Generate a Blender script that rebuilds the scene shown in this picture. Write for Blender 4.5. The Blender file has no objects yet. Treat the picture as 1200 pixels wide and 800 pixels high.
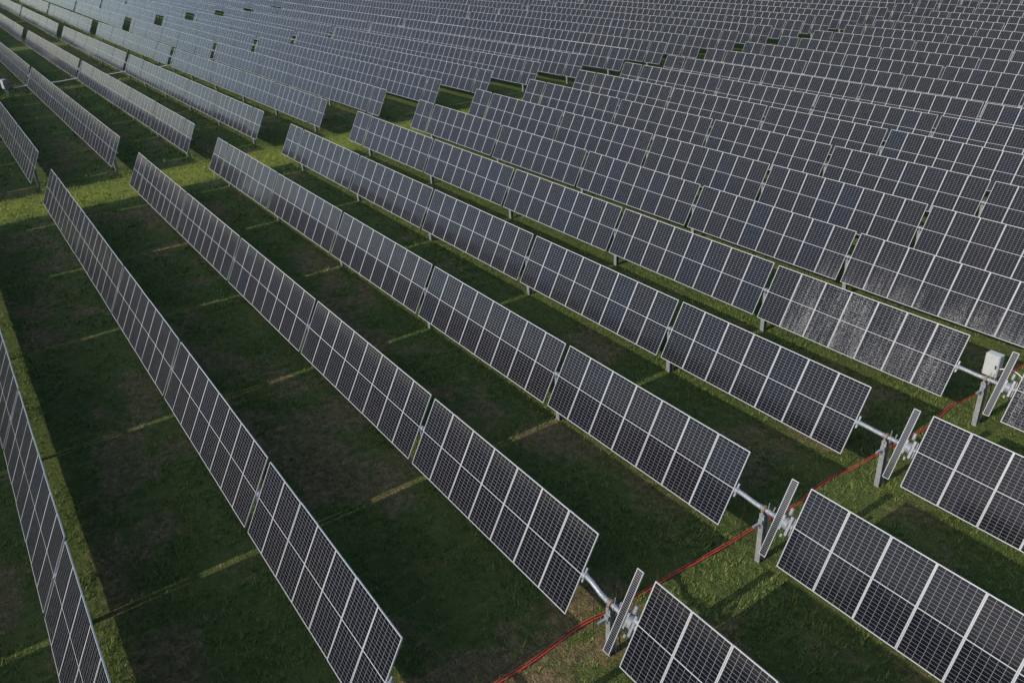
import bpy, math, random
import numpy as np
from mathutils import Matrix, Vector

random.seed(7)
RNG = np.random.default_rng(7)
scene = bpy.context.scene
COL = scene.collection

# ------------------------------------------------------------------ camera
CAM = Vector((60.6127, 1.2435, 16.6811))
YAW, PITCH, ROLL = 2.5685, 0.4869, -0.0592
FPX = 979.22
_fw = Vector((math.cos(PITCH) * math.cos(YAW), math.cos(PITCH) * math.sin(YAW), -math.sin(PITCH)))
_rt = Vector((math.sin(YAW), -math.cos(YAW), 0))
_up = _rt.cross(_fw)
_r = _rt * math.cos(ROLL) + _up * math.sin(ROLL)
_u = -_rt * math.sin(ROLL) + _up * math.cos(ROLL)
cam_data = bpy.data.cameras.new('camera')
cam = bpy.data.objects.new('camera', cam_data)
COL.objects.link(cam)
M = Matrix((_r, _u, -_fw)).transposed().to_4x4()
M.translation = CAM
cam.matrix_world = M
cam_data.sensor_width = 36.0
cam_data.lens = 36.0 * FPX / 1200.0
cam_data.clip_start = 0.1
cam_data.clip_end = 6000
scene.camera = cam

# ------------------------------------------------------------------ light
SUN_EL = math.radians(30.3)
SUN_AZ_FROM = Vector((0.0, -1.0, 0.0))           # sun stands over -Y, shadows fall along +Y
world = bpy.data.worlds.new('World')
scene.world = world
world.use_nodes = True
wn = world.node_tree
bg = wn.nodes['Background']
sky = wn.nodes.new('ShaderNodeTexSky')
sky.sky_type = 'NISHITA'
sky.sun_disc = False
sky.sun_elevation = SUN_EL
sky.sun_rotation = math.pi                       # towards -Y
sky.air_density = 1.0
sky.dust_density = 1.5
sky.ozone_density = 2.2
wn.links.new(sky.outputs[0], bg.inputs[0])
bg.inputs[1].default_value = 0.15
sd = bpy.data.lights.new('sun', 'SUN')
sd.energy = 2.6
sd.angle = math.radians(0.6)
sd.color = (1.0, 0.95, 0.86)
sun = bpy.data.objects.new('sun', sd)
COL.objects.link(sun)
sun.rotation_euler = (math.radians(90) - SUN_EL, 0, 0)
_ldir = sun.rotation_euler.to_matrix() @ Vector((0, 0, -1))
if _ldir.y < 0:
    sun.rotation_euler = (-(math.radians(90) - SUN_EL), 0, 0)
sun.location = (0, -60, 60)
scene.view_settings.view_transform = 'Standard'
scene.view_settings.look = 'None'
scene.view_settings.exposure = 0.40
scene.view_settings.gamma = 1.0
scene.view_settings.use_curve_mapping = False

# ------------------------------------------------------------------ numbers
PITCH_Y = 5.4028          # row spacing
MW, ML = 1.144, 2.288     # module width / length
MP = 1.15                 # module spacing along the tube
GAP = 0.2373              # gap over each post
TILT = 1.0807
HT = 1.8768               # height of module plane centre
DRIVE = 2.0265            # drive gap
ct, st = math.cos(TILT), math.sin(TILT)

def terrain(x, y):
    zx = 0.0098 * max(-118.0, min(0.0, x + 4.0))
    zy = -0.0155 * max(0.0, min(90.0, y - 48.0))
    return zx + zy

def terrain_np(x, y):
    return 0.0098 * np.clip(x + 4.0, -118.0, 0.0) - 0.0155 * np.clip(y - 48.0, 0.0, 90.0)

def project(p):
    d = Vector(p) - CAM
    w = d.dot(_fw)
    if w < 0.5:
        return None
    return (600 + FPX * d.dot(_r) / w, 400 - FPX * d.dot(_u) / w, w)

# ------------------------------------------------------------------ noise
def vnoise(x, y, seed):
    xi = np.floor(x).astype(np.int64); yi = np.floor(y).astype(np.int64)
    xf = x - xi; yf = y - yi
    def h(a, b):
        n = (a * 374761393 + b * 668265263 + seed * 974634777) & 0xFFFFFFFF
        n = ((n ^ (n >> 13)) * 1274126177) & 0xFFFFFFFF
        return ((n ^ (n >> 16)) & 0xFFFF) / 65535.0
    u = xf * xf * (3 - 2 * xf); v = yf * yf * (3 - 2 * yf)
    return (h(xi, yi) * (1 - u) + h(xi + 1, yi) * u) * (1 - v) + (h(xi, yi + 1) * (1 - u) + h(xi + 1, yi + 1) * u) * v

def fbm(x, y, seed, oct=4):
    s = 0; a = 0.5; t = 0
    for k in range(oct):
        s = s + a * vnoise(x * 2 ** k, y * 2 ** k, seed + k); t += a; a *= 0.55
    return s / t

def lane_mask(x, y):
    m = 0 * x
    for c in (-2.8, -104.5, -206.0):
        m = np.maximum(m, np.clip(1.6 - np.abs(x - c) / 2.6, 0, 1))
    return m * np.clip(0.35 + 1.3 * fbm(x * 0.6, y * 0.6, 51, 3), 0, 1)

def bare_mask(x, y):
    """0 = thick grass, 1 = bare soil"""
    n = 0.55 * fbm(x * 0.24 + 3.1, y * 0.40 + 7.7, 11, 5) + 0.45 * fbm(x * 0.62 + 1.7, y * 0.85 + 2.2, 61, 5)
    b = np.clip((n - 0.495) / 0.13, 0, 1) * 0.70
    yy = np.mod(y, 5.4028)
    b = b * (1 - 0.65 * np.clip(1.4 - np.abs(yy - 0.5) / 0.5, 0, 1))
    # worn trench line beside the drive posts
    d = np.abs(x - 48.3 - 0.5 * (vnoise(y * 0.6, y * 0 + 2, 5) - 0.5))
    along = np.clip((13.4 - y) / 1.6, 0, 1) * np.clip((y + 3) / 2, 0, 1)
    tr = np.clip(1.8 - d / 0.95, 0, 1) * (0.22 + 0.85 * along)
    tr = tr * np.clip((fbm(x * 1.3, y * 1.3, 31, 3) - 0.28) / 0.25, 0.1, 1)
    p2 = np.clip(1.3 - np.hypot((x - 46.4) / 1.5, (y - 22.2) / 0.6), 0, 1) * 0.8
    b = np.maximum(b * np.clip((np.abs(x - 48.6) - 0.6) / 1.5, 0, 1), np.maximum(tr, p2))
    # mown lanes between the blocks keep a dense sward
    lane = np.clip(1.5 - np.abs(x + 2.8) / 2.6, 0, 1)
    return np.clip(b * (1 - 0.8 * lane), 0, 1)

# ------------------------------------------------------------------ materials
def new_mat(name):
    m = bpy.data.materials.new(name)
    m.use_nodes = True
    nt = m.node_tree
    return m, nt, nt.nodes['Principled BSDF']

def N(nt, typ, **kw):
    n = nt.nodes.new(typ)
    for k, v in kw.items():
        setattr(n, k, v)
    return n

def mathn(nt, op, a, b=None, c=None, clamp=False):
    n = nt.nodes.new('ShaderNodeMath'); n.operation = op; n.use_clamp = clamp
    for i, v in enumerate((a, b, c)):
        if v is None:
            continue
        if isinstance(v, (int, float)):
            n.inputs[i].default_value = v
        else:
            nt.links.new(v, n.inputs[i])
    return n.outputs[0]

def mixc(nt, fac, a, b):
    n = nt.nodes.new('ShaderNodeMix'); n.data_type = 'RGBA'
    def put(sock, v):
        if isinstance(v, tuple):
            sock.default_value = v if len(v) == 4 else (*v, 1)
        elif isinstance(v, (int, float)):
            sock.default_value = v
        else:
            nt.links.new(v, sock)
    put(n.inputs[0], fac); put(n.inputs[6], a); put(n.inputs[7], b)
    return n.outputs[2]

def noise(nt, vec, scale, detail=4, rough=0.55):
    n = nt.nodes.new('ShaderNodeTexNoise')
    n.inputs['Scale'].default_value = scale
    n.inputs['Detail'].default_value = detail
    n.inputs['Roughness'].default_value = rough
    nt.links.new(vec, n.inputs['Vector'])
    return n.outputs['Fac']

def ramp(nt, fac, lo, hi):
    n = nt.nodes.new('ShaderNodeMapRange')
    n.inputs[1].default_value = lo; n.inputs[2].default_value = hi
    nt.links.new(fac, n.inputs[0])
    return n.outputs[0]

FR = 0.018      # visible frame lip
MX = 0.008      # white margin inside the frame
def glass_mat(name, wet):
    m, nt, bs = new_mat(name)
    tc = N(nt, 'ShaderNodeTexCoord')
    sep = N(nt, 'ShaderNodeSeparateXYZ')
    nt.links.new(tc.outputs['Object'], sep.inputs[0])
    X, Y = sep.outputs[0], sep.outputs[1]
    hw = MW / 2 - FR - MX
    px = 2 * hw / 6
    hh = ML / 2 - FR - MX
    mid = 0.011
    py = (hh - mid) / 12
    gx = mathn(nt, 'DIVIDE', mathn(nt, 'ADD', X, hw), px)
    ay = mathn(nt, 'ABSOLUTE', Y)
    gy = mathn(nt, 'DIVIDE', mathn(nt, 'SUBTRACT', ay, mid), py)
    def line(g, p, w):
        d = mathn(nt, 'ABSOLUTE', mathn(nt, 'SUBTRACT', mathn(nt, 'FRACT', g), 0.5))
        return mathn(nt, 'GREATER_THAN', d, 0.5 - w / p / 2)
    lx = line(gx, px, LINE_W)
    ly = line(gy, py, LINE_H)
    lm = mathn(nt, 'LESS_THAN', ay, mid)
    ex = mathn(nt, 'GREATER_THAN', mathn(nt, 'ABSOLUTE', X), hw)
    ey = mathn(nt, 'GREATER_THAN', ay, hh)
    mask = mathn(nt, 'MAXIMUM', mathn(nt, 'MAXIMUM', lx, ly), mathn(nt, 'MAXIMUM', lm, mathn(nt, 'MAXIMUM', ex, ey)))
    # cell colour: each module differs a little, each cell a little less
    oi = N(nt, 'ShaderNodeObjectInfo')
    wnz = N(nt, 'ShaderNodeTexWhiteNoise'); wnz.noise_dimensions = '3D'
    cmb = N(nt, 'ShaderNodeCombineXYZ')
    nt.links.new(mathn(nt, 'FLOOR', gx), cmb.inputs[0])
    nt.links.new(mathn(nt, 'ADD', mathn(nt, 'FLOOR', gy), mathn(nt, 'MULTIPLY', mathn(nt, 'SIGN', Y), 40.0)), cmb.inputs[1])
    nt.links.new(mathn(nt, 'MULTIPLY', oi.outputs['Random'], 91.7), cmb.inputs[2])
    nt.links.new(cmb.outputs[0], wnz.inputs['Vector'])
    rr = oi.outputs['Random']
    r2 = mathn(nt, 'FRACT', mathn(nt, 'MULTIPLY', rr, 17.31))
    base = mixc(nt, ramp(nt, rr, 0.55, 1.0), (0.0040, 0.0047, 0.0074), (0.0032, 0.0066, 0.0145))
    base = mixc(nt, ramp(nt, r2, 0.2, 1.0), base, (0.0056, 0.0054, 0.0082))
    base = mixc(nt, mathn(nt, 'MULTIPLY', wnz.outputs['Value'], 0.22), base, (0.010, 0.010, 0.015))
    wide = mathn(nt, 'MAXIMUM', lm, mathn(nt, 'MAXIMUM', ex, ey))
    col = mixc(nt, mathn(nt, 'MAXIMUM', lx, ly), base, (0.19, 0.19, 0.195))
    col = mixc(nt, wide, col, (0.36, 0.36, 0.36))
    # thin film of dust, gathered towards the lower edge
    dn = noise(nt, tc.outputs['Object'], 3.0, 4)
    dust = mathn(nt, 'MULTIPLY', ramp(nt, dn, 0.35, 0.8), 0.014)
    low = mathn(nt, 'MULTIPLY', ramp(nt, Y, -ML / 2 + 0.16, -ML / 2 + 0.02), 0.035)
    col = mixc(nt, mathn(nt, 'ADD', dust, low), col, (0.20, 0.18, 0.15))
    rough = 0.10
    if wet:
        mp = N(nt, 'ShaderNodeMapping')
        mp.inputs['Scale'].default_value = (1.0, 0.33, 1.0)
        nt.links.new(tc.outputs['Object'], mp.inputs[0])
        # offset by module so that no two carry the same drops
        ofs = N(nt, 'ShaderNodeCombineXYZ')
        nt.links.new(mathn(nt, 'MULTIPLY', rr, 37.0), ofs.inputs[2])
        add = N(nt, 'ShaderNodeVectorMath'); add.operation = 'ADD'
        nt.links.new(mp.outputs[0], add.inputs[0]); nt.links.new(ofs.outputs[0], add.inputs[1])
        fine = noise(nt, add.outputs[0], 62.0, 2, 0.7)
        run = N(nt, 'ShaderNodeMapping'); run.inputs['Scale'].default_value = (1.0, 0.06, 1.0)
        nt.links.new(add.outputs[0], run.inputs[0])
        streak = noise(nt, run.outputs[0], 9.0, 3, 0.6)
        big = noise(nt, add.outputs[0], 1.3, 2)
        thr = mathn(nt, 'ADD', mathn(nt, 'MULTIPLY', streak, 0.35), mathn(nt, 'MULTIPLY', big, 0.3))
        s = mathn(nt, 'ADD', fine, mathn(nt, 'SUBTRACT', thr, 0.33))
        s = mathn(nt, 'ADD', s, mathn(nt, 'ADD', mathn(nt, 'MULTIPLY', mathn(nt, 'SUBTRACT', rr, 0.5), 0.05), mathn(nt, 'MULTIPLY', mathn(nt, 'ADD', Y, 0.75 if wet == 2 else 0.0), -0.10 if wet == 2 else -0.025)))
        drop = ramp(nt, s, 0.555, 0.64)
        col = mixc(nt, mathn(nt, 'MULTIPLY', drop, WET), col, (0.27, 0.265, 0.25))
        nt.links.new(mathn(nt, 'ADD', rough, mathn(nt, 'MULTIPLY', drop, 0.3)), bs.inputs['Roughness'])
    else:
        nt.links.new(mathn(nt, 'ADD', rough, mathn(nt, 'MULTIPLY', ramp(nt, dn, 0.3, 0.8), 0.10)), bs.inputs['Roughness'])
    nt.links.new(col, bs.inputs['Base Color'])
    bs.inputs['IOR'].default_value = 1.5
    bs.inputs['Specular IOR Level'].default_value = 0.17
    return m

LINE_W, LINE_H, WET = 0.0085, 0.0062, 0.85
M_GLASS = glass_mat('cell_glass', False)
M_WET = glass_mat('dewy_cell_glass', 1)
M_DAMP = glass_mat('damp_cell_glass', 2)

def metal_mat(name, col, rough, metallic=0.0, var=0.25, scale=9.0, spec=0.5):
    m, nt, bs = new_mat(name)
    tc = N(nt, 'ShaderNodeTexCoord')
    n = noise(nt, tc.outputs['Object'], scale, 5)
    dark = tuple(c * (1 - var) for c in col)
    nt.links.new(mixc(nt, ramp(nt, n, 0.35, 0.7), dark, col), bs.inputs['Base Color'])
    nt.links.new(mathn(nt, 'ADD', rough - 0.08, mathn(nt, 'MULTIPLY', n, 0.16)), bs.inputs['Roughness'])
    bs.inputs['Metallic'].default_value = metallic
    bs.inputs['Specular IOR Level'].default_value = spec
    return m

M_FRAME = metal_mat('anodised_frame', (0.37, 0.37, 0.37), 0.45, 0.0, 0.08, 4.0)
M_BACK = metal_mat('module_back', (0.26, 0.26, 0.27), 0.4, 0.0, 0.1)
M_GALV = metal_mat('galvanised_steel', (0.36, 0.37, 0.385), 0.42, 0.35, 0.35, 14.0)
M_POST = metal_mat('weathered_galvanised_post', (0.34, 0.34, 0.335), 0.55, 0.2, 0.35, 8.0)
M_RUST = metal_mat('rusty_bearing', (0.27, 0.19, 0.12), 0.6, 0.3, 0.5, 20.0)
M_DRIVE = metal_mat('grey_gear_housing', (0.26, 0.265, 0.275), 0.4, 0.1, 0.3, 15.0)
M_BOX = metal_mat('pale_enclosure', (0.40, 0.40, 0.375), 0.45, 0.0, 0.12, 5.0)
M_BLACK = metal_mat('black_plastic', (0.02, 0.02, 0.02), 0.5)
M_WHITE = metal_mat('white_conduit', (0.62, 0.62, 0.58), 0.5, 0, 0.1)
M_RED = metal_mat('red_cable_jacket', (0.66, 0.05, 0.045), 0.4, 0, 0.3, 6.0)
M_ORANGE = metal_mat('orange_red_cable_jacket', (0.55, 0.10, 0.045), 0.5, 0, 0.3, 6.0)

def small_glass():
    m, nt, bs = new_mat('striped_cell_glass')
    tc = N(nt, 'ShaderNodeTexCoord')
    sep = N(nt, 'ShaderNodeSeparateXYZ'); nt.links.new(tc.outputs['Object'], sep.inputs[0])
    g = mathn(nt, 'FRACT', mathn(nt, 'DIVIDE', sep.outputs[1], 0.052))
    l = mathn(nt, 'LESS_THAN', g, 0.30)
    e = mathn(nt, 'GREATER_THAN', mathn(nt, 'ABSOLUTE', sep.outputs[0]), 0.083)
    col = mixc(nt, mathn(nt, 'MAXIMUM', l, e), (0.010, 0.010, 0.012), (0.14, 0.14, 0.14))
    nt.links.new(col, bs.inputs['Base Color'])
    bs.inputs['Roughness'].default_value = 0.18
    return m
M_SMALL = small_glass()

def ground_colours(nt, bare_sock, world_vec):
    """soil / grass colours shared by the ground sheet and the sward"""
    n1 = noise(nt, world_vec, 0.55, 5, 0.6)
    n2 = noise(nt, world_vec, 3.2, 5, 0.62)
    n3 = noise(nt, world_vec, 17.0, 4, 0.65)
    n4 = noise(nt, world_vec, 0.12, 3, 0.5)
    g = mixc(nt, ramp(nt, n2, 0.36, 0.66), (0.062, 0.090, 0.025), (0.142, 0.172, 0.042))
    g = mixc(nt, mathn(nt, 'MULTIPLY', ramp(nt, n1, 0.44, 0.64), 0.7), g, (0.165, 0.180, 0.048))
    g = mixc(nt, mathn(nt, 'MULTIPLY', ramp(nt, n4, 0.45, 0.65), 0.45), g, (0.072, 0.118, 0.028))
    g = mixc(nt, mathn(nt, 'MULTIPLY', ramp(nt, n3, 0.54, 0.70), 0.6), g, (0.190, 0.170, 0.065))
    lane = nt.nodes.new('ShaderNodeAttribute'); lane.attribute_name = 'lane'
    g = mixc(nt, mathn(nt, 'MULTIPLY', lane.outputs['Fac'], 0.7), g, mixc(nt, ramp(nt, n2, 0.3, 0.7), (0.165, 0.215, 0.028), (0.290, 0.295, 0.050)))
    s = mixc(nt, ramp(nt, n2, 0.35, 0.7), (0.185, 0.132, 0.066), (0.42, 0.290, 0.140))
    s = mixc(nt, mathn(nt, 'MULTIPLY', ramp(nt, n3, 0.4, 0.65), 0.7), s, (0.085, 0.075, 0.032))
    n5 = noise(nt, world_vec, 7.5, 4, 0.7)
    s = mixc(nt, mathn(nt, 'MULTIPLY', ramp(nt, n5, 0.50, 0.62), 0.75), s, (0.090, 0.096, 0.030))
    g = mixc(nt, mathn(nt, 'MULTIPLY', ramp(nt, n5, 0.54, 0.66), 0.35), g, (0.036, 0.052, 0.018))
    f = mathn(nt, 'ADD', bare_sock, mathn(nt, 'MULTIPLY', mathn(nt, 'SUBTRACT', n2, 0.5), 1.2))
    f = mathn(nt, 'ADD', f, mathn(nt, 'MULTIPLY', mathn(nt, 'SUBTRACT', n3, 0.5), 1.1))
    return g, s, f, (n1, n2, n3)

def ground_mat():
    m, nt, bs = new_mat('grassy_soil')
    geo = N(nt, 'ShaderNodeNewGeometry')
    at = N(nt, 'ShaderNodeAttribute'); at.attribute_name = 'bare'
    g, s, f, ns = ground_colours(nt, at.outputs['Fac'], geo.outputs['Position'])
    col = mixc(nt, ramp(nt, f, 0.22, 0.72), g, s)
    nt.links.new(col, bs.inputs['Base Color'])
    bs.inputs['Roughness'].default_value = 0.95
    bs.inputs['Specular IOR Level'].default_value = 0.1
    fine = noise(nt, geo.outputs['Position'], 30.0, 5, 0.7)
    hsum = mathn(nt, 'ADD', mathn(nt, 'MULTIPLY', ns[1], 0.35), mathn(nt, 'ADD', mathn(nt, 'MULTIPLY', ns[2], 0.16), mathn(nt, 'MULTIPLY', fine, 0.07)))
    bp = N(nt, 'ShaderNodeBump'); bp.inputs['Strength'].default_value = 0.9; bp.inputs['Distance'].default_value = 1.0
    nt.links.new(hsum, bp.inputs['Height']); nt.links.new(bp.outputs[0], bs.inputs['Normal'])
    return m

def grass_mat():
    m, nt, bs = new_mat('grass_blades')
    geo = N(nt, 'ShaderNodeNewGeometry')
    at = N(nt, 'ShaderNodeAttribute'); at.attribute_name = 'tint'
    n = noise(nt, geo.outputs['Position'], 0.5, 4)
    c = mixc(nt, at.outputs['Fac'], (0.048, 0.090, 0.023), (0.185, 0.238, 0.050))
    ln = N(nt, 'ShaderNodeAttribute'); ln.attribute_name = 'lane'
    c = mixc(nt, mathn(nt, 'MULTIPLY', ln.outputs['Fac'], 0.6), c, (0.270, 0.280, 0.052))
    c = mixc(nt, ramp(nt, at.outputs['Fac'], 0.90, 0.94), c, (0.36, 0.28, 0.10))
    c = mixc(nt, mathn(nt, 'MULTIPLY', ramp(nt, n, 0.42, 0.68), 0.55), c, (0.150, 0.185, 0.044))
    nt.links.new(c, bs.inputs['Base Color'])
    bs.inputs['Roughness'].default_value = 0.6
    bs.inputs['Specular IOR Level'].default_value = 0.25
    return m
M_GROUND = ground_mat()
M_GRASS = grass_mat()

# ------------------------------------------------------------------ mesh helper
class MB:
    def __init__(self):
        self.v = []; self.f = []; self.mi = []
    def add(self, vs, fs, mi=0):
        o = len(self.v)
        self.v += [tuple(x) for x in vs]
        self.f += [tuple(i + o for i in q) for q in fs]
        self.mi += [mi] * len(fs)
    def box(self, c, s, mat=None, mi=0):
        x, y, z = (k / 2 for k in s)
        vs = [Vector((a * x, b * y, d * z)) for a in (-1, 1) for b in (-1, 1) for d in (-1, 1)]
        if mat is not None:
            vs = [mat @ v for v in vs]
        vs = [v + Vector(c) for v in vs]
        self.add(vs, [(0, 1, 3, 2), (4, 6, 7, 5), (0, 4, 5, 1), (2, 3, 7, 6), (0, 2, 6, 4), (1, 5, 7, 3)], mi)
    def tube(self, pts, r, seg=10, mi=0, cap=True):
        pts = [Vector(p) for p in pts]
        n = len(pts); rings = []
        rs = r if isinstance(r, (list, tuple)) else [r] * n
        up0 = None
        for i, p in enumerate(pts):
            t = (pts[min(i + 1, n - 1)] - pts[max(i - 1, 0)]).normalized()
            if up0 is None:
                up0 = Vector((0, 0, 1)) if abs(t.z) < 0.9 else Vector((1, 0, 0))
            a = t.cross(up0).normalized(); b = a.cross(t).normalized(); up0 = b
            rings.append([p + (a * math.cos(2 * math.pi * k / seg) + b * math.sin(2 * math.pi * k / seg)) * rs[i] for k in range(seg)])
        vs = [v for rg in rings for v in rg]
        fs = []
        for i in range(n - 1):
            for k in range(seg):
                k2 = (k + 1) % seg
                fs.append((i * seg + k, i * seg + k2, (i + 1) * seg + k2, (i + 1) * seg + k))
        if cap:
            fs.append(tuple(range(seg))[::-1]); fs.append(tuple((n - 1) * seg + k for k in range(seg)))
        self.add(vs, fs, mi)
    def mesh(self, name, mats, smooth=False, bevel=0):
        me = bpy.data.meshes.new(name)
        me.from_pydata(self.v, [], self.f)
        for m in mats:
            me.materials.append(m)
        me.polygons.foreach_set('material_index', self.mi)
        if smooth:
            me.shade_smooth()
            me.set_sharp_from_angle(angle=math.radians(35))
        if bevel:
            import bmesh
            bm = bmesh.new(); bm.from_mesh(me)
            bmesh.ops.bevel(bm, geom=bm.edges[:], offset=bevel, segments=2, affect='EDGES')
            bm.to_mesh(me); bm.free()
        me.update()
        return me

def link(name, data, parent=None, loc=(0, 0, 0), rot=(0, 0, 0)):
    o = bpy.data.objects.new(name, data)
    COL.objects.link(o)
    o.parent = parent
    o.location = loc; o.rotation_euler = rot
    return o

# ------------------------------------------------------------------ ground
def axis(lo, hi, core_lo, core_hi, step):
    core = list(np.arange(core_lo, core_hi + 1e-6, step))
    left = []; s = step; x = core_lo
    while x > lo:
        s *= 1.35; x -= s; left.append(max(x, lo))
    right = []; s = step; x = core_hi
    while x < hi:
        s *= 1.35; x += s; right.append(min(x, hi))
    return np.array(left[::-1] + core + right)

gx = axis(-2500, 2500, -10, 66, 0.30)
gy = axis(-2500, 2500, -8, 46, 0.30)
GX, GY = np.meshgrid(gx, gy, indexing='xy')
vx, vy = GX.ravel(), GY.ravel()
vz = terrain_np(vx, vy) + 0.05 * (fbm(vx * 0.5, vy * 0.5, 3, 3) - 0.5)
verts = np.stack([vx, vy, vz], 1)
nx, ny = len(gx), len(gy)
idx = np.arange(nx * ny).reshape(ny, nx)
quads = np.stack([idx[:-1, :-1], idx[:-1, 1:], idx[1:, 1:], idx[1:, :-1]], -1).reshape(-1, 4)
me = bpy.data.meshes.new('ground')
me.vertices.add(len(verts)); me.vertices.foreach_set('co', verts.ravel().astype(np.float32))
me.loops.add(quads.size); me.loops.foreach_set('vertex_index', quads.ravel().astype(np.int32))
me.polygons.add(len(quads)); me.polygons.foreach_set('loop_start', np.arange(0, quads.size, 4, dtype=np.int32))
me.update(); me.validate()
att = me.attributes.new('bare', 'FLOAT', 'POINT')
att.data.foreach_set('value', bare_mask(vx, vy).astype(np.float32))
att = me.attributes.new('lane', 'FLOAT', 'POINT')
att.data.foreach_set('value', lane_mask(vx, vy).astype(np.float32))
me.materials.append(M_GROUND)
me.shade_smooth()
ground = link('ground', me)
ground['kind'] = 'structure'

# ------------------------------------------------------------------ tracker meshes
TH = 0.035
def frame_geo(mb, w, l, lip, mi):
    # four mitred bars, the lip stands 3 mm proud of the glass; open below
    x0, y0 = w / 2, l / 2
    mb.box((0, y0 - lip / 2, -TH / 2 + 0.003), (w, lip, TH), mi=mi)
    mb.box((0, -y0 + lip / 2, -TH / 2 + 0.003), (w, lip, TH), mi=mi)
    mb.box((x0 - lip / 2, 0, -TH / 2 + 0.003), (lip, l - 2 * lip, TH), mi=mi)
    mb.box((-x0 + lip / 2, 0, -TH / 2 + 0.003), (lip, l - 2 * lip, TH), mi=mi)

def laminate_geo(mb, w, l, lip, mi, mb_back):
    x, y = w / 2 - lip, l / 2 - lip
    mb.add([(-x, -y, 0), (x, -y, 0), (x, y, 0), (-x, y, 0)], [(0, 1, 2, 3)], mi)
    z = -0.006
    mb.add([(-x, -y, z), (x, -y, z), (x, y, z), (-x, y, z)], [(3, 2, 1, 0)], mb_back)
    mb.add([(-x, -y, 0), (x, -y, 0), (x, y, 0), (-x, y, 0), (-x, -y, z), (x, -y, z), (x, y, z), (-x, y, z)],
           [(0, 4, 5, 1), (1, 5, 6, 2), (2, 6, 7, 3), (3, 7, 4, 0)], mb_back)

def make_full(glass, name):
    b = MB(); frame_geo(b, MW, ML, FR, 1); laminate_geo(b, MW, ML, FR, 0, 2)
    return b.mesh(name, [glass, M_FRAME, M_BACK])
ME_FAR = make_full(M_GLASS, 'solar_module')
def make_lam(glass, name):
    b = MB(); laminate_geo(b, MW, ML, FR, 0, 1)
    return b.mesh(name, [glass, M_BACK])
ME_LAM = make_lam(M_GLASS, 'module_laminate')
ME_LAM_WET = make_lam(M_WET, 'module_laminate_dewy')
ME_LAM_DAMP = make_lam(M_DAMP, 'module_laminate_damp')
b = MB(); frame_geo(b, MW, ML, FR, 0)
ME_FRAME = b.mesh('module_frame', [M_FRAME])

b = MB(); laminate_geo(b, 0.215, 2.24, 0.018, 0, 1)
ME_SMALL = b.mesh('strip_panel', [M_SMALL, M_BACK])
b = MB(); frame_geo(b, 0.215, 2.24, 0.018, 0)
ME_SMALL_FRAME = b.mesh('strip_frame', [M_FRAME])

# H-section post with a head plate; origin at the ground, top at tube height
TUBE_Z = HT - 0.05
def post_mesh(wide):
    b = MB()
    w, d, t = (0.16, 0.20, 0.012) if wide else (0.19, 0.17, 0.010)
    top = TUBE_Z - 0.10
    z0 = -0.5
    b.box((0, d / 2, (top + z0) / 2), (w, t, top - z0))
    b.box((0, -d / 2, (top + z0) / 2), (w, t, top - z0))
    b.box((0, 0, (top + z0) / 2), (t, d - t - 0.004, top - z0))
    return b.mesh('drive_post' if wide else 'post', [M_POST])
ME_POST = post_mesh(False)
ME_DPOST = post_mesh(True)

def bearing_mesh(rust):
    b = MB()
    # split ring round the tube (axis x), on two ears
    seg = 16; ri, ro, hwid = 0.075, (0.115 if rust else 0.10), (0.045 if rust else 0.03)
    vs = []; fs = []
    for k in range(seg):
        a = 2 * math.pi * k / seg
        for x, r in ((-hwid, ri), (hwid, ri), (hwid, ro), (-hwid, ro)):
            vs.append((x, r * math.cos(a), r * math.sin(a)))
    for k in range(seg):
        k2 = (k + 1) % seg
        for j in range(4):
            j2 = (j + 1) % 4
            fs.append((k * 4 + j, k * 4 + j2, k2 * 4 + j2, k2 * 4 + j))
    b.add(vs, fs, 0)
    b.box((0, 0.09, -0.13), (hwid * 1.6, 0.05, 0.16), mi=1)
    b.box((0, -0.09, -0.13), (hwid * 1.6, 0.05, 0.16), mi=1)
    b.box((0, 0.125, 0.0), (0.03, 0.03, 0.05), mi=1)
    b.box((0, -0.125, 0.0), (0.03, 0.03, 0.05), mi=1)
    return b.mesh('bearing', [M_RUST if rust else M_GALV, M_GALV], smooth=True)
ME_BEAR = bearing_mesh(False)
ME_DBEAR = bearing_mesh(True)

def slew_mesh():
    b = MB()
    b.tube([(-0.11, 0, 0), (-0.10, 0, 0), (0.06, 0, 0), (0.07, 0, 0)], [0.15, 0.17, 0.17, 0.14], 20)
    b.tube([(0.07, 0, 0), (0.20, 0, 0)], 0.105, 16)
    # worm housing, across the tube axis and tilted with the modules
    a = Vector((0, ct, st))
    n = Vector((0, -st, ct))
    c = n * 0.10
    b.tube([c - a * 0.27, c - a * 0.36], 0.04, 10)
    for s in (-1, 1):
        b.box(tuple(Vector((0.16, 0, 0)) + a * 0.17 * s), (0.03, 0.09, 0.16), Matrix.Rotation(TILT - math.pi / 2, 3, 'X'))
    R2 = Matrix.Rotation(TILT, 3, 'X')
    for q, w_ in ((-0.13, 0.42), (0.10, 0.54)):
        b.box(tuple(Vector((q, 0, 0)) + n * 0.06), (0.075, w_, 0.13), R2)
    return b.mesh('slew_drive', [M_DRIVE], smooth=True)
ME_SLEW = slew_mesh()
def motor_mesh():
    b = MB()
    a = Vector((0, ct, st)); c = Vector((0, -st, ct)) * 0.10
    b.tube([c + a * 0.275, c + a * 0.30, c + a * 0.46, c + a * 0.48], [0.045, 0.055, 0.055, 0.04], 12)
    return b.mesh('motor', [M_DRIVE], smooth=True)
ME_MOTOR = motor_mesh()

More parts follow.
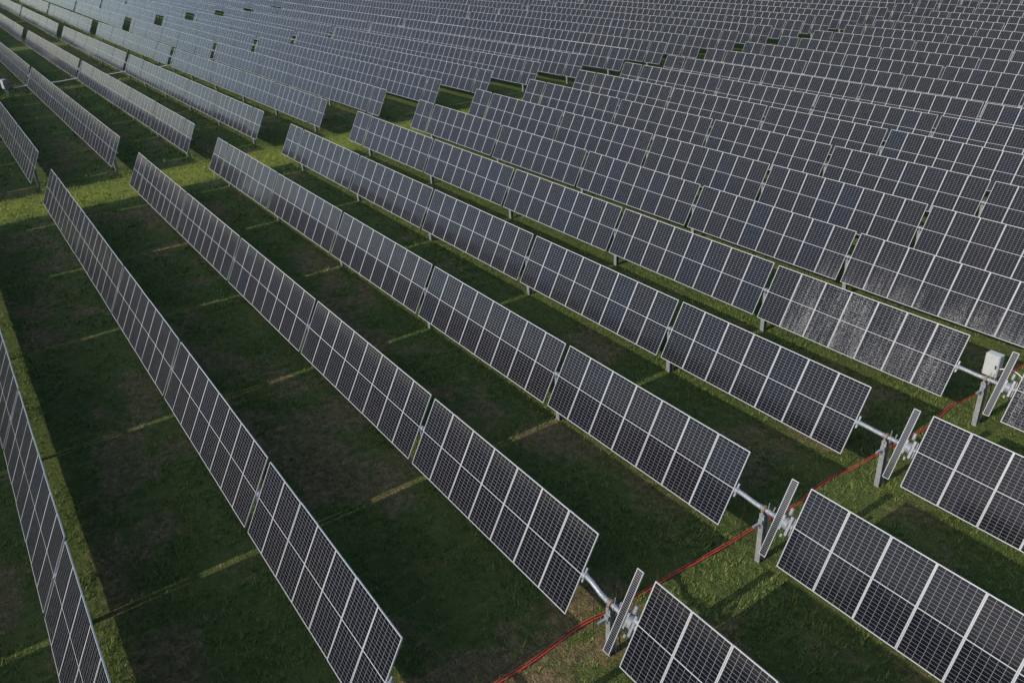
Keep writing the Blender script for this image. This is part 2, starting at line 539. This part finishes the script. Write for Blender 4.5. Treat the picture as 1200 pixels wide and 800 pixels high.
def end_bracket_mesh():
    # triangular plate pair that grips the last module on the tube end
    b = MB()
    R = Matrix.Rotation(TILT, 3, 'X')
    b.box((-0.01, 0, 0.0), (0.05, 0.40, 0.05), R)
    b.tube([(-0.05, 0, -0.02), (0.05, 0, -0.02)], 0.10, 12)
    return b.mesh('end_bracket', [M_GALV])
ME_EBR = end_bracket_mesh()

def rail_mesh():
    b = MB()
    b.box((0, 0, 0), (0.045, 1.30, 0.05))
    return b.mesh('module_rail', [M_GALV])
ME_RAIL = rail_mesh()

def box_mesh():
    b = MB()
    b.box((0, 0, 0), (0.48, 0.28, 0.80))
    return b.mesh('control_box', [M_BOX], bevel=0.012)
ME_BOX = box_mesh()
b = MB(); b.box((0, 0, 0), (0.44, 0.02, 0.74))
ME_DOOR = b.mesh('box_door', [M_BOX], bevel=0.006)
b = MB(); b.box((0, 0, 0), (0.05, 0.012, 0.13)); b.box((0, -0.012, 0.02), (0.02, 0.02, 0.05))
ME_LATCH = b.mesh('latch', [M_BLACK])
b = MB(); b.box((0, 0, 0), (0.05, 0.06, 0.80)); b.box((0, 0.035, -0.30), (0.30, 0.03, 0.05)); b.box((0, 0.035, 0.25), (0.30, 0.03, 0.05))
ME_BOXBR = b.mesh('box_bracket', [M_GALV])

TUBE_OFF = Vector((0, 0.085 * st, -0.085 * ct))     # tube axis lies behind the module plane
MOD_OFF = Vector((0, -0.0, 0.0))

def tube_mesh(x0, x1, crank, left):
    """torque tube of one half, drive end at x1 if left else at x0"""
    b = MB()
    dz = -0.17 * crank
    ty = TUBE_OFF.y; tz = HT + TUBE_OFF.z
    if left:
        pts = [(x0, ty, tz), (x1 + 0.12, ty, tz), (x1 + 0.30, ty, tz + dz * 0.12), (x1 + 0.48, ty, tz + dz * 0.5), (x1 + 0.66, ty, tz + dz * 0.88), (x1 + 0.82, ty, tz + dz), (x1 + 1.75, ty, tz + dz)]
    else:
        pts = [(x0 - 0.14, ty, tz), (x0, ty, tz), (x1, ty, tz)]
    b.tube(pts, 0.066, 12)
    return b.mesh('torque_tube', [M_GALV], smooth=True)

# ------------------------------------------------------------------ tracker builder
def half_layout(groups):
    """module centre positions and the gap centres from the outer end of a half"""
    xs = []; posts = []; x = 0.0
    for gi, g in enumerate(groups):
        for k in range(g):
            xs.append((x + MP / 2, gi)); x += MP
        if gi < len(groups) - 1:
            posts.append(x + GAP / 2); x += GAP
    return xs, posts, x

TUBES = {}
NUM = ['', 'first', 'second', 'third', 'fourth', 'fifth', 'sixth', 'seventh', 'eighth', 'ninth', 'tenth', 'eleventh', 'twelfth',
       'thirteenth', 'fourteenth', 'fifteenth', 'sixteenth', 'seventeenth', 'eighteenth', 'nineteenth', 'twentieth']
def ordinal(n):
    if n <= 20:
        return NUM[n]
    tens = {2: 'twenty', 3: 'thirty'}[n // 10]
    return tens + ('-' + NUM[n % 10] if n % 10 else '')

def visible(p, mu=190, mv=140):
    q = project(p)
    return q is not None and -mu < q[0] < 1200 + mu and -mv < q[1] < 800 + mv

def build_tracker(x0, row, gl, gr, near, keep_x=None, crank=0.0, wet=None, box=None):
    y = row * PITCH_Y
    lx, lp, llen = half_layout(gl)
    rx, rp, rlen = half_layout(gr)
    total = llen + DRIVE + rlen
    za, zb = terrain(x0, y), terrain(x0 + total, y)
    slope = math.atan2(zb - za, total)
    rnd = random.Random(row * 1000 + int(x0 * 7))
    root = bpy.data.objects.new('solar_tracker', None)
    root.empty_display_size = 0.5
    W = Matrix.Translation((x0, y, za)) @ Matrix.Rotation(-slope, 4, 'Y')
    mods = [(x, 0, g) for x, g in lx] + [(llen + DRIVE + x, 1, g) for x, g in rx]
    keep = []
    for i, (x, half, g) in enumerate(mods):
        p = W @ Vector((x, 0, HT))
        if visible(p) or (keep_x and keep_x[0] < p.x < keep_x[1]):
            keep.append((i, x, half, g))
    if not keep:
        return None
    COL.objects.link(root)
    root.matrix_world = W
    row_dt = 0.0 if (near and row < 7) else rnd.gauss(0, 0.004)
    gt = {}
    for i, x, half, g in keep:
        if (half, g) not in gt:
            gt[(half, g)] = (rnd.gauss(0, 0.005), rnd.gauss(0, 0.010))
        dt, dz = gt[(half, g)]
        rot = (TILT + row_dt + dt + rnd.gauss(0, 0.003), rnd.gauss(0, 0.002), 0)
        loc = (x, rnd.gauss(0, 0.002), HT + dz)
        detail = near and project(W @ Vector((x, 0, HT))) is not None and project(W @ Vector((x, 0, HT)))[2] < 62
        if detail:
            iswet = wet and wet(i, x)
            m = link('solar_module', (ME_LAM_DAMP if row == 6 else ME_LAM_WET) if iswet else ME_LAM, root, loc, rot)
            if iswet:
                m['label'] = 'solar module greyed by a speckle of dew drops'
            link('frame', ME_FRAME, m)
        else:
            link('solar_module', ME_FAR, root, loc, rot)
    seen_left = any(h == 0 for _, _, h, _ in keep); seen_right = any(h == 1 for _, _, h, _ in keep)
    key = (round(llen, 2), crank)
    if seen_left:
        k = ('l', round(llen, 2), crank)
        if k not in TUBES:
            TUBES[k] = tube_mesh(0.0, llen, crank, True)
        link('torque_tube', TUBES[k], root)
    if seen_right:
        k = ('r', round(llen, 2), round(rlen, 2))
        if k not in TUBES:
            TUBES[k] = tube_mesh(llen + DRIVE, total, 0, False)
        link('torque_tube', TUBES[k], root)
    posts = list(lp) + [llen + DRIVE + q for q in rp]
    for q in posts:
        if visible(W @ Vector((q, 0, 1.0))):
            link('post', ME_POST, root, (q, TUBE_OFF.y, 0))
            link('bearing', ME_BEAR, root, (q, TUBE_OFF.y, HT + TUBE_OFF.z))
    # drive bay
    dx = llen
    if visible(W @ Vector((dx + 1, 0, 1.5)), 120, 120):
        dz = -0.17 * crank
        tz = HT + TUBE_OFF.z + dz
        pd = link('drive_post', ME_DPOST, root, (dx + 1.03, TUBE_OFF.y, dz))
        link('bearing', ME_DBEAR, root, (dx + 1.03, TUBE_OFF.y, tz))
        sl = link('slew_drive', ME_SLEW, root, (dx + 1.80, TUBE_OFF.y, tz))
        link('motor', ME_MOTOR, sl)
        link('end_bracket', ME_EBR, root, (dx + 0.05, TUBE_OFF.y, HT + TUBE_OFF.z))
        sp = link('strip_panel', ME_SMALL, root, (dx + 1.545, -0.01, HT + 0.0), (TILT, 0, 0))
        link('frame', ME_SMALL_FRAME, sp)
        # arm that carries the strip panel, small side bracket, hanging lead
        b = MB()
        b.box((dx + 1.545, 0.035, HT - 0.02), (0.05, 0.9, 0.04), Matrix.Rotation(TILT, 3, 'X'))
        b.box((dx + 1.03 - 0.02, TUBE_OFF.y - 0.24, 1.42 + dz), (0.07, 0.30, 0.05))
        b.box((dx + 1.03 + 0.02, TUBE_OFF.y - 0.13, 1.50 + dz), (0.14, 0.10, 0.14))
        for q, z_ in ((0.90, tz), (1.17, tz), (1.35, tz)):
            b.tube([(dx + q, TUBE_OFF.y, z_), (dx + q + 0.025, TUBE_OFF.y, z_)], 0.085, 12)
        for k in range(4):
            b.tube([(dx + 1.03 + (k % 2 - 0.5) * 0.09, TUBE_OFF.y - 0.118, 1.2 + 0.1 * (k // 2) + dz), (dx + 1.03 + (k % 2 - 0.5) * 0.09, TUBE_OFF.y - 0.100, 1.2 + 0.1 * (k // 2) + dz)], 0.014, 6)
        b.tube([(dx + 1.12, 0.10, tz + 0.06), (dx + 1.13, 0.12, tz + 0.26)], 0.015, 6)
        b.tube([(dx + 1.24, 0.16, tz + 0.02), (dx + 1.26, 0.20, tz + 0.16)], 0.02, 6)
        link('bracket', b.mesh('bracket', [M_GALV]), root)
        b = MB()
        b.tube([(dx + 0.28, 0.12, HT - 0.12), (dx + 0.29, 0.16, HT - 0.5), (dx + 0.27, 0.14, 0.9), (dx + 0.30, 0.12, 0.0)], 0.009, 6)
        b.tube([(dx + 1.14, 0.22, 1.70 + dz), (dx + 1.16, 0.30, 1.2), (dx + 1.12, 0.25, 0.6), (dx + 1.10, 0.32, 0.0)], 0.016, 6)
        link('hanging_lead', b.mesh('hanging_lead', [M_BLACK]), root)
        if box:
            bx = link('control_box', ME_BOX, root, (dx + box[0], box[1], box[2]))
            d = link('door', ME_DOOR, bx, (0, -0.152, 0))
            link('latch', ME_LATCH, bx, (0.17, -0.168, 0.0))
            b = MB()
            for hz in (-0.26, 0.26):
                b.box((-0.225, -0.165, hz), (0.025, 0.02, 0.09))
            link('hinge', b.mesh('hinge', [M_GALV]), bx)
            b = MB()
            for gxx in (-0.12, 0.0, 0.12):
                b.tube([(gxx, 0, -0.40), (gxx, 0, -0.47)], 0.028, 8)
            link('cable_gland', b.mesh('cable_gland', [M_BLACK]), bx)
            link('bracket', ME_BOXBR, root, (dx + box[0], box[1] + 0.17, box[2] - 0.15))
            b = MB()
            c = [(dx + box[0] + 0.22, box[1], box[2] - 0.1)]
            for k in range(1, 9):
                a = k / 8
                c.append((dx + box[0] + 0.22 + 0.95 * a, box[1] + 0.10 * a, box[2] - 0.1 + 0.22 * math.sin(a * math.pi) - 0.25 * a))
            b.tube(c, 0.02, 8)
            link('conduit', b.mesh('conduit', [M_WHITE], smooth=True), root)
    return root

G_NEAR_L, G_NEAR_R = (2, 8, 8, 8, 8, 7), (7, 8, 8, 8, 8, 2)
G_FAR_L, G_FAR_R = (2, 8, 8, 8, 8, 6), (6, 8, 8, 8, 8, 2)
def blk_len(gl, gr):
    return half_layout(gl)[2] + DRIVE + half_layout(gr)[2]
FAR_X = -5.75 - blk_len(G_FAR_L, G_FAR_R)
THIRD_X = FAR_X - 5.6 - blk_len(G_FAR_L, G_FAR_R)
FOURTH_X = THIRD_X - 5.6 - blk_len(G_FAR_L, G_FAR_R)

def wet5(i, x):
    return (i >= 35 and i <= 52)
def wet6(i, x):
    return i >= 33 and i <= 50

near_rows = []
for row in range(-2, 34):
    kx = None
    if row in (-2, -1):
        kx = (-8, 60)
    elif row in (0, 1, 2):
        kx = (-2, 66)
    t = build_tracker(0.0, row, G_NEAR_L, G_NEAR_R, True, kx,
                      crank={2: 1.0, 3: 0.25, 4: 0.1}.get(row, 0.15),
                      wet={5: wet5, 6: wet6}.get(row),
                      box=(0.95, 0.50, 2.18) if row == 5 else None)
    if t:
        near_rows.append((row, t))
far_rows = []
for row in range(-3, 34):
    t = build_tracker(FAR_X, row, G_FAR_L, G_FAR_R, False)
    if t:
        far_rows.append((row, t))
third_rows = []
for row in range(-3, 34):
    t = build_tracker(THIRD_X, row, G_FAR_L, G_FAR_R, False)
    if t:
        third_rows.append((row, t))
fourth_rows = []
for row in range(-3, 34):
    t = build_tracker(FOURTH_X, row, G_FAR_L, G_FAR_R, False)
    if t:
        fourth_rows.append((row, t))

SPECIAL = {
    -2: 'tracker row outside the lower left corner, second row before the leftmost cut-off row',
    -1: 'tracker row just outside the lower left corner, shading the grass at the edge',
    0: 'leftmost tracker row in front of the near lane, cut by the left and bottom edges',
    1: 'long near tracker row whose modules run off the bottom edge left of the red cable',
    2: 'tracker row with the cranked tube bay nearest the bottom edge, above worn tan soil',
    3: 'tracker row with its drive bay second from the bottom, over green grass',
    4: 'tracker row with its bay next in front of the one carrying the cream box',
    5: 'tracker row with the cream control box above its bay and dew-speckled end modules',
    6: 'tracker row directly behind the one with the cream control box',
}
for row, t in near_rows:
    t['category'] = 'solar tracker'
    t['group'] = 'solar trackers in front of the near mown lane'
    t['label'] = SPECIAL.get(row) or 'near tracker row, %s behind the row with the cream control box' % ordinal(row - 5)
first = far_rows[0][0]
for row, t in far_rows:
    t['category'] = 'solar tracker'
    t['group'] = 'solar trackers between the two mown lanes'
    if row < 1:
        t['label'] = 'tracker row between the two lanes beyond left edge, %s row left of leftmost' % ordinal(1 - row)
    elif row == 1:
        t['label'] = 'leftmost tracker row between the two mown lanes, cut off by the left edge'
    else:
        t['label'] = 'tracker row between the two mown lanes, %s row from the left edge' % ordinal(row)
vis3 = [r for r, t in third_rows if r >= 3]
for row, t in third_rows:
    t['category'] = 'solar tracker'
    t['group'] = 'solar trackers beyond the second mown lane'
    t['label'] = 'pale distant tracker beyond the second lane, in line with %s row between lanes' % ordinal(row) if row >= 1 else 'distant tracker row beyond the second lane, %s row outside the left edge' % ordinal(1 - row)
for row, t in fourth_rows:
    t['category'] = 'solar tracker'
    t['group'] = 'farthest solar trackers'
    t['label'] = 'farthest pale tracker row in top left corner, in line with %s row' % ordinal(max(1, row))

# ------------------------------------------------------------------ cables on the ground
def cable(name, label, cat, x0, ys, r, mat, amp, seed, zoff=0.0):
    b = MB(); pts = []
    y = ys[0]
    while y <= ys[1]:
        xx = x0 + amp * 2 * (float(fbm(np.array([y * 0.28]), np.array([seed * 1.7]), seed, 3)[0]) - 0.5) + 0.05 * math.sin(y * 1.9 + seed)
        pts.append((xx, y, terrain(xx, y) + r * 0.8 + 0.012 + 0.02 * math.sin(y * 2.7 + seed) + zoff))
        y += 0.25
    b.tube(pts, r, 8)
    o = link(name, b.mesh(name, [mat], smooth=True))
    o['label'] = label; o['category'] = cat
    return o
cable('cable', 'thick red cable lying on the grass along the line of drive bays', 'cable', 48.42, (2, 62), 0.019, M_RED, 0.16, 3)
cable('cable', 'thinner orange-red cable close beside the thick red cable on the grass', 'cable', 48.345, (2, 62), 0.014, M_ORANGE, 0.17, 3)
cable('wire', 'thin dark wire on the grass next to the two red cables', 'wire', 48.15, (6, 40), 0.007, M_BLACK, 0.25, 12)
DX = FAR_X + half_layout(G_FAR_L)[2]
b = MB(); pts = []
for k in range(150):
    yy = 8.9 + k * 0.4
    sag = 0.10 * math.sin((yy / PITCH_Y) % 1.0 * math.pi)
    pts.append((DX + 0.75, yy, terrain(DX, yy) + 0.92 - sag))
b.tube(pts, 0.050, 8)
o = link('hung_cable', b.mesh('hung_cable', [M_WHITE], smooth=True))
o['label'] = 'pale cable bundle hung across the alleys between the two mown lanes'; o['category'] = 'cable'

# cabinet on a stand at the end of the hung cable
cab = bpy.data.objects.new('combiner_cabinet', None); COL.objects.link(cab)
cab.location = (DX + 0.6, 8.15, terrain(DX, 8.2)); cab.rotation_euler = (0, 0, math.radians(12))
cab['label'] = 'grey cabinet on a short stand at the left edge beyond the mown lane'; cab['category'] = 'cabinet'
b = MB(); b.box((0, 0, 1.35), (1.0, 0.42, 1.05)); link('housing', b.mesh('housing', [M_DRIVE], bevel=0.015), cab)
b = MB(); b.box((0, -0.225, 1.35), (0.92, 0.02, 0.96)); dr = link('door', b.mesh('door', [M_BOX], bevel=0.005), cab)
b = MB(); b.box((0.38, -0.245, 1.35), (0.04, 0.02, 0.16)); link('handle', b.mesh('handle', [M_BLACK]), dr)
for sx in (-0.32, 0.32):
    b = MB(); b.box((sx, 0.05, 0.2), (0.12, 0.12, 1.24)); link('leg', b.mesh('leg', [M_POST]), cab)

# ------------------------------------------------------------------ sward
def sward():
    P = []
    bands = [((26, 62), (-4, 34), 75, 0.8), ((-8, 26), (-2, 42), 22, 1.25), ((26, 50), (34, 46), 8, 1.5), ((-75, -8), (2, 34), 3.2, 2.6)]
    xs, ys, sc = [], [], []
    for (xa, xb), (ya, yb), den, s in bands:
        n = int((xb - xa) * (yb - ya) * den)
        xs.append(RNG.uniform(xa, xb, n)); ys.append(RNG.uniform(ya, yb, n)); sc.append(np.full(n, s))
    x = np.concatenate(xs); y = np.concatenate(ys); s = np.concatenate(sc)
    d = np.array([x - CAM.x, y - CAM.y, -CAM.z * np.ones_like(x)])
    w = _fw.x * d[0] + _fw.y * d[1] + _fw.z * d[2]
    u = 600 + FPX * (_r.x * d[0] + _r.y * d[1] + _r.z * d[2]) / w
    v = 400 - FPX * (_u.x * d[0] + _u.y * d[1] + _u.z * d[2]) / w
    ok = (w > 1) & (u > -150) & (u < 1350) & (v > -60) & (v < 950)
    bm_ = bare_mask(x, y)
    clump = fbm(x * 1.1, y * 1.1, 77, 3)
    ok &= RNG.uniform(0, 1, len(x)) > bm_ * 0.80
    ok &= RNG.uniform(0, 1, len(x)) < np.clip((clump - 0.22) * 2.6, 0.15, 1)
    x, y, s, clump = x[ok], y[ok], s[ok], clump[ok]
    nb = 8
    n = len(x) * nb
    X = np.repeat(x, nb); Y = np.repeat(y, nb); S = np.repeat(s, nb); C = np.repeat(clump, nb)
    X = X + RNG.normal(0, 0.045, n) * S; Y = Y + RNG.normal(0, 0.045, n) * S
    th = np.repeat(RNG.random(len(x)), nb)
    h = (0.025 + 0.14 * RNG.random(n) * (0.15 + th) * (0.4 + 1.2 * C)) * (0.6 + 0.4 * S)
    tall = np.repeat(RNG.random(len(x)) < 0.03, nb)
    h = np.where(tall, h * 1.5 + 0.05, h)
    a = RNG.uniform(0, 2 * np.pi, n); lean = RNG.uniform(0.2, 1.2, n) * h
    wd = (0.008 + 0.014 * RNG.random(n)) * S
    dx, dy = np.cos(a), np.sin(a)
    z = terrain_np(X, Y) - 0.01
    v0 = np.stack([X - dy * wd, Y + dx * wd, z], 1)
    v1 = np.stack([X + dy * wd, Y - dx * wd, z], 1)
    v2 = np.stack([X + dx * lean, Y + dy * lean, z + h], 1)
    V = np.stack([v0, v1, v2], 1).reshape(-1, 3)
    me = bpy.data.meshes.new('grass')
    me.vertices.add(len(V)); me.vertices.foreach_set('co', V.ravel().astype(np.float32))
    me.loops.add(len(V)); me.loops.foreach_set('vertex_index', np.arange(len(V), dtype=np.int32))
    me.polygons.add(n); me.polygons.foreach_set('loop_start', np.arange(0, 3 * n, 3, dtype=np.int32))
    me.update()
    tint = np.clip(RNG.random(n) * 0.35 + np.repeat(RNG.random(len(x)), nb) * 0.5 + 0.30 * (fbm(X * 0.8, Y * 0.8, 41, 3) - 0.3), 0, 1)
    bb = bare_mask(X, Y)
    dry = np.repeat(RNG.random(len(x)), nb) < bb * 0.75
    tint = np.where(dry, np.clip(tint * 0.3 + 0.72, 0, 1), np.minimum(tint, 0.93))
    at = me.attributes.new('tint', 'FLOAT', 'POINT')
    at.data.foreach_set('value', np.repeat(tint, 3).astype(np.float32))
    at = me.attributes.new('lane', 'FLOAT', 'POINT')
    at.data.foreach_set('value', np.repeat(lane_mask(X, Y), 3).astype(np.float32))
    me.materials.append(M_GRASS)
    o = link('grass', me)
    o['kind'] = 'stuff'
    o['label'] = 'short patchy green grass growing between the solar tracker rows'
    o['category'] = 'grass'
    print('grass blades', n)
sward()
print('objects', len(bpy.data.objects))
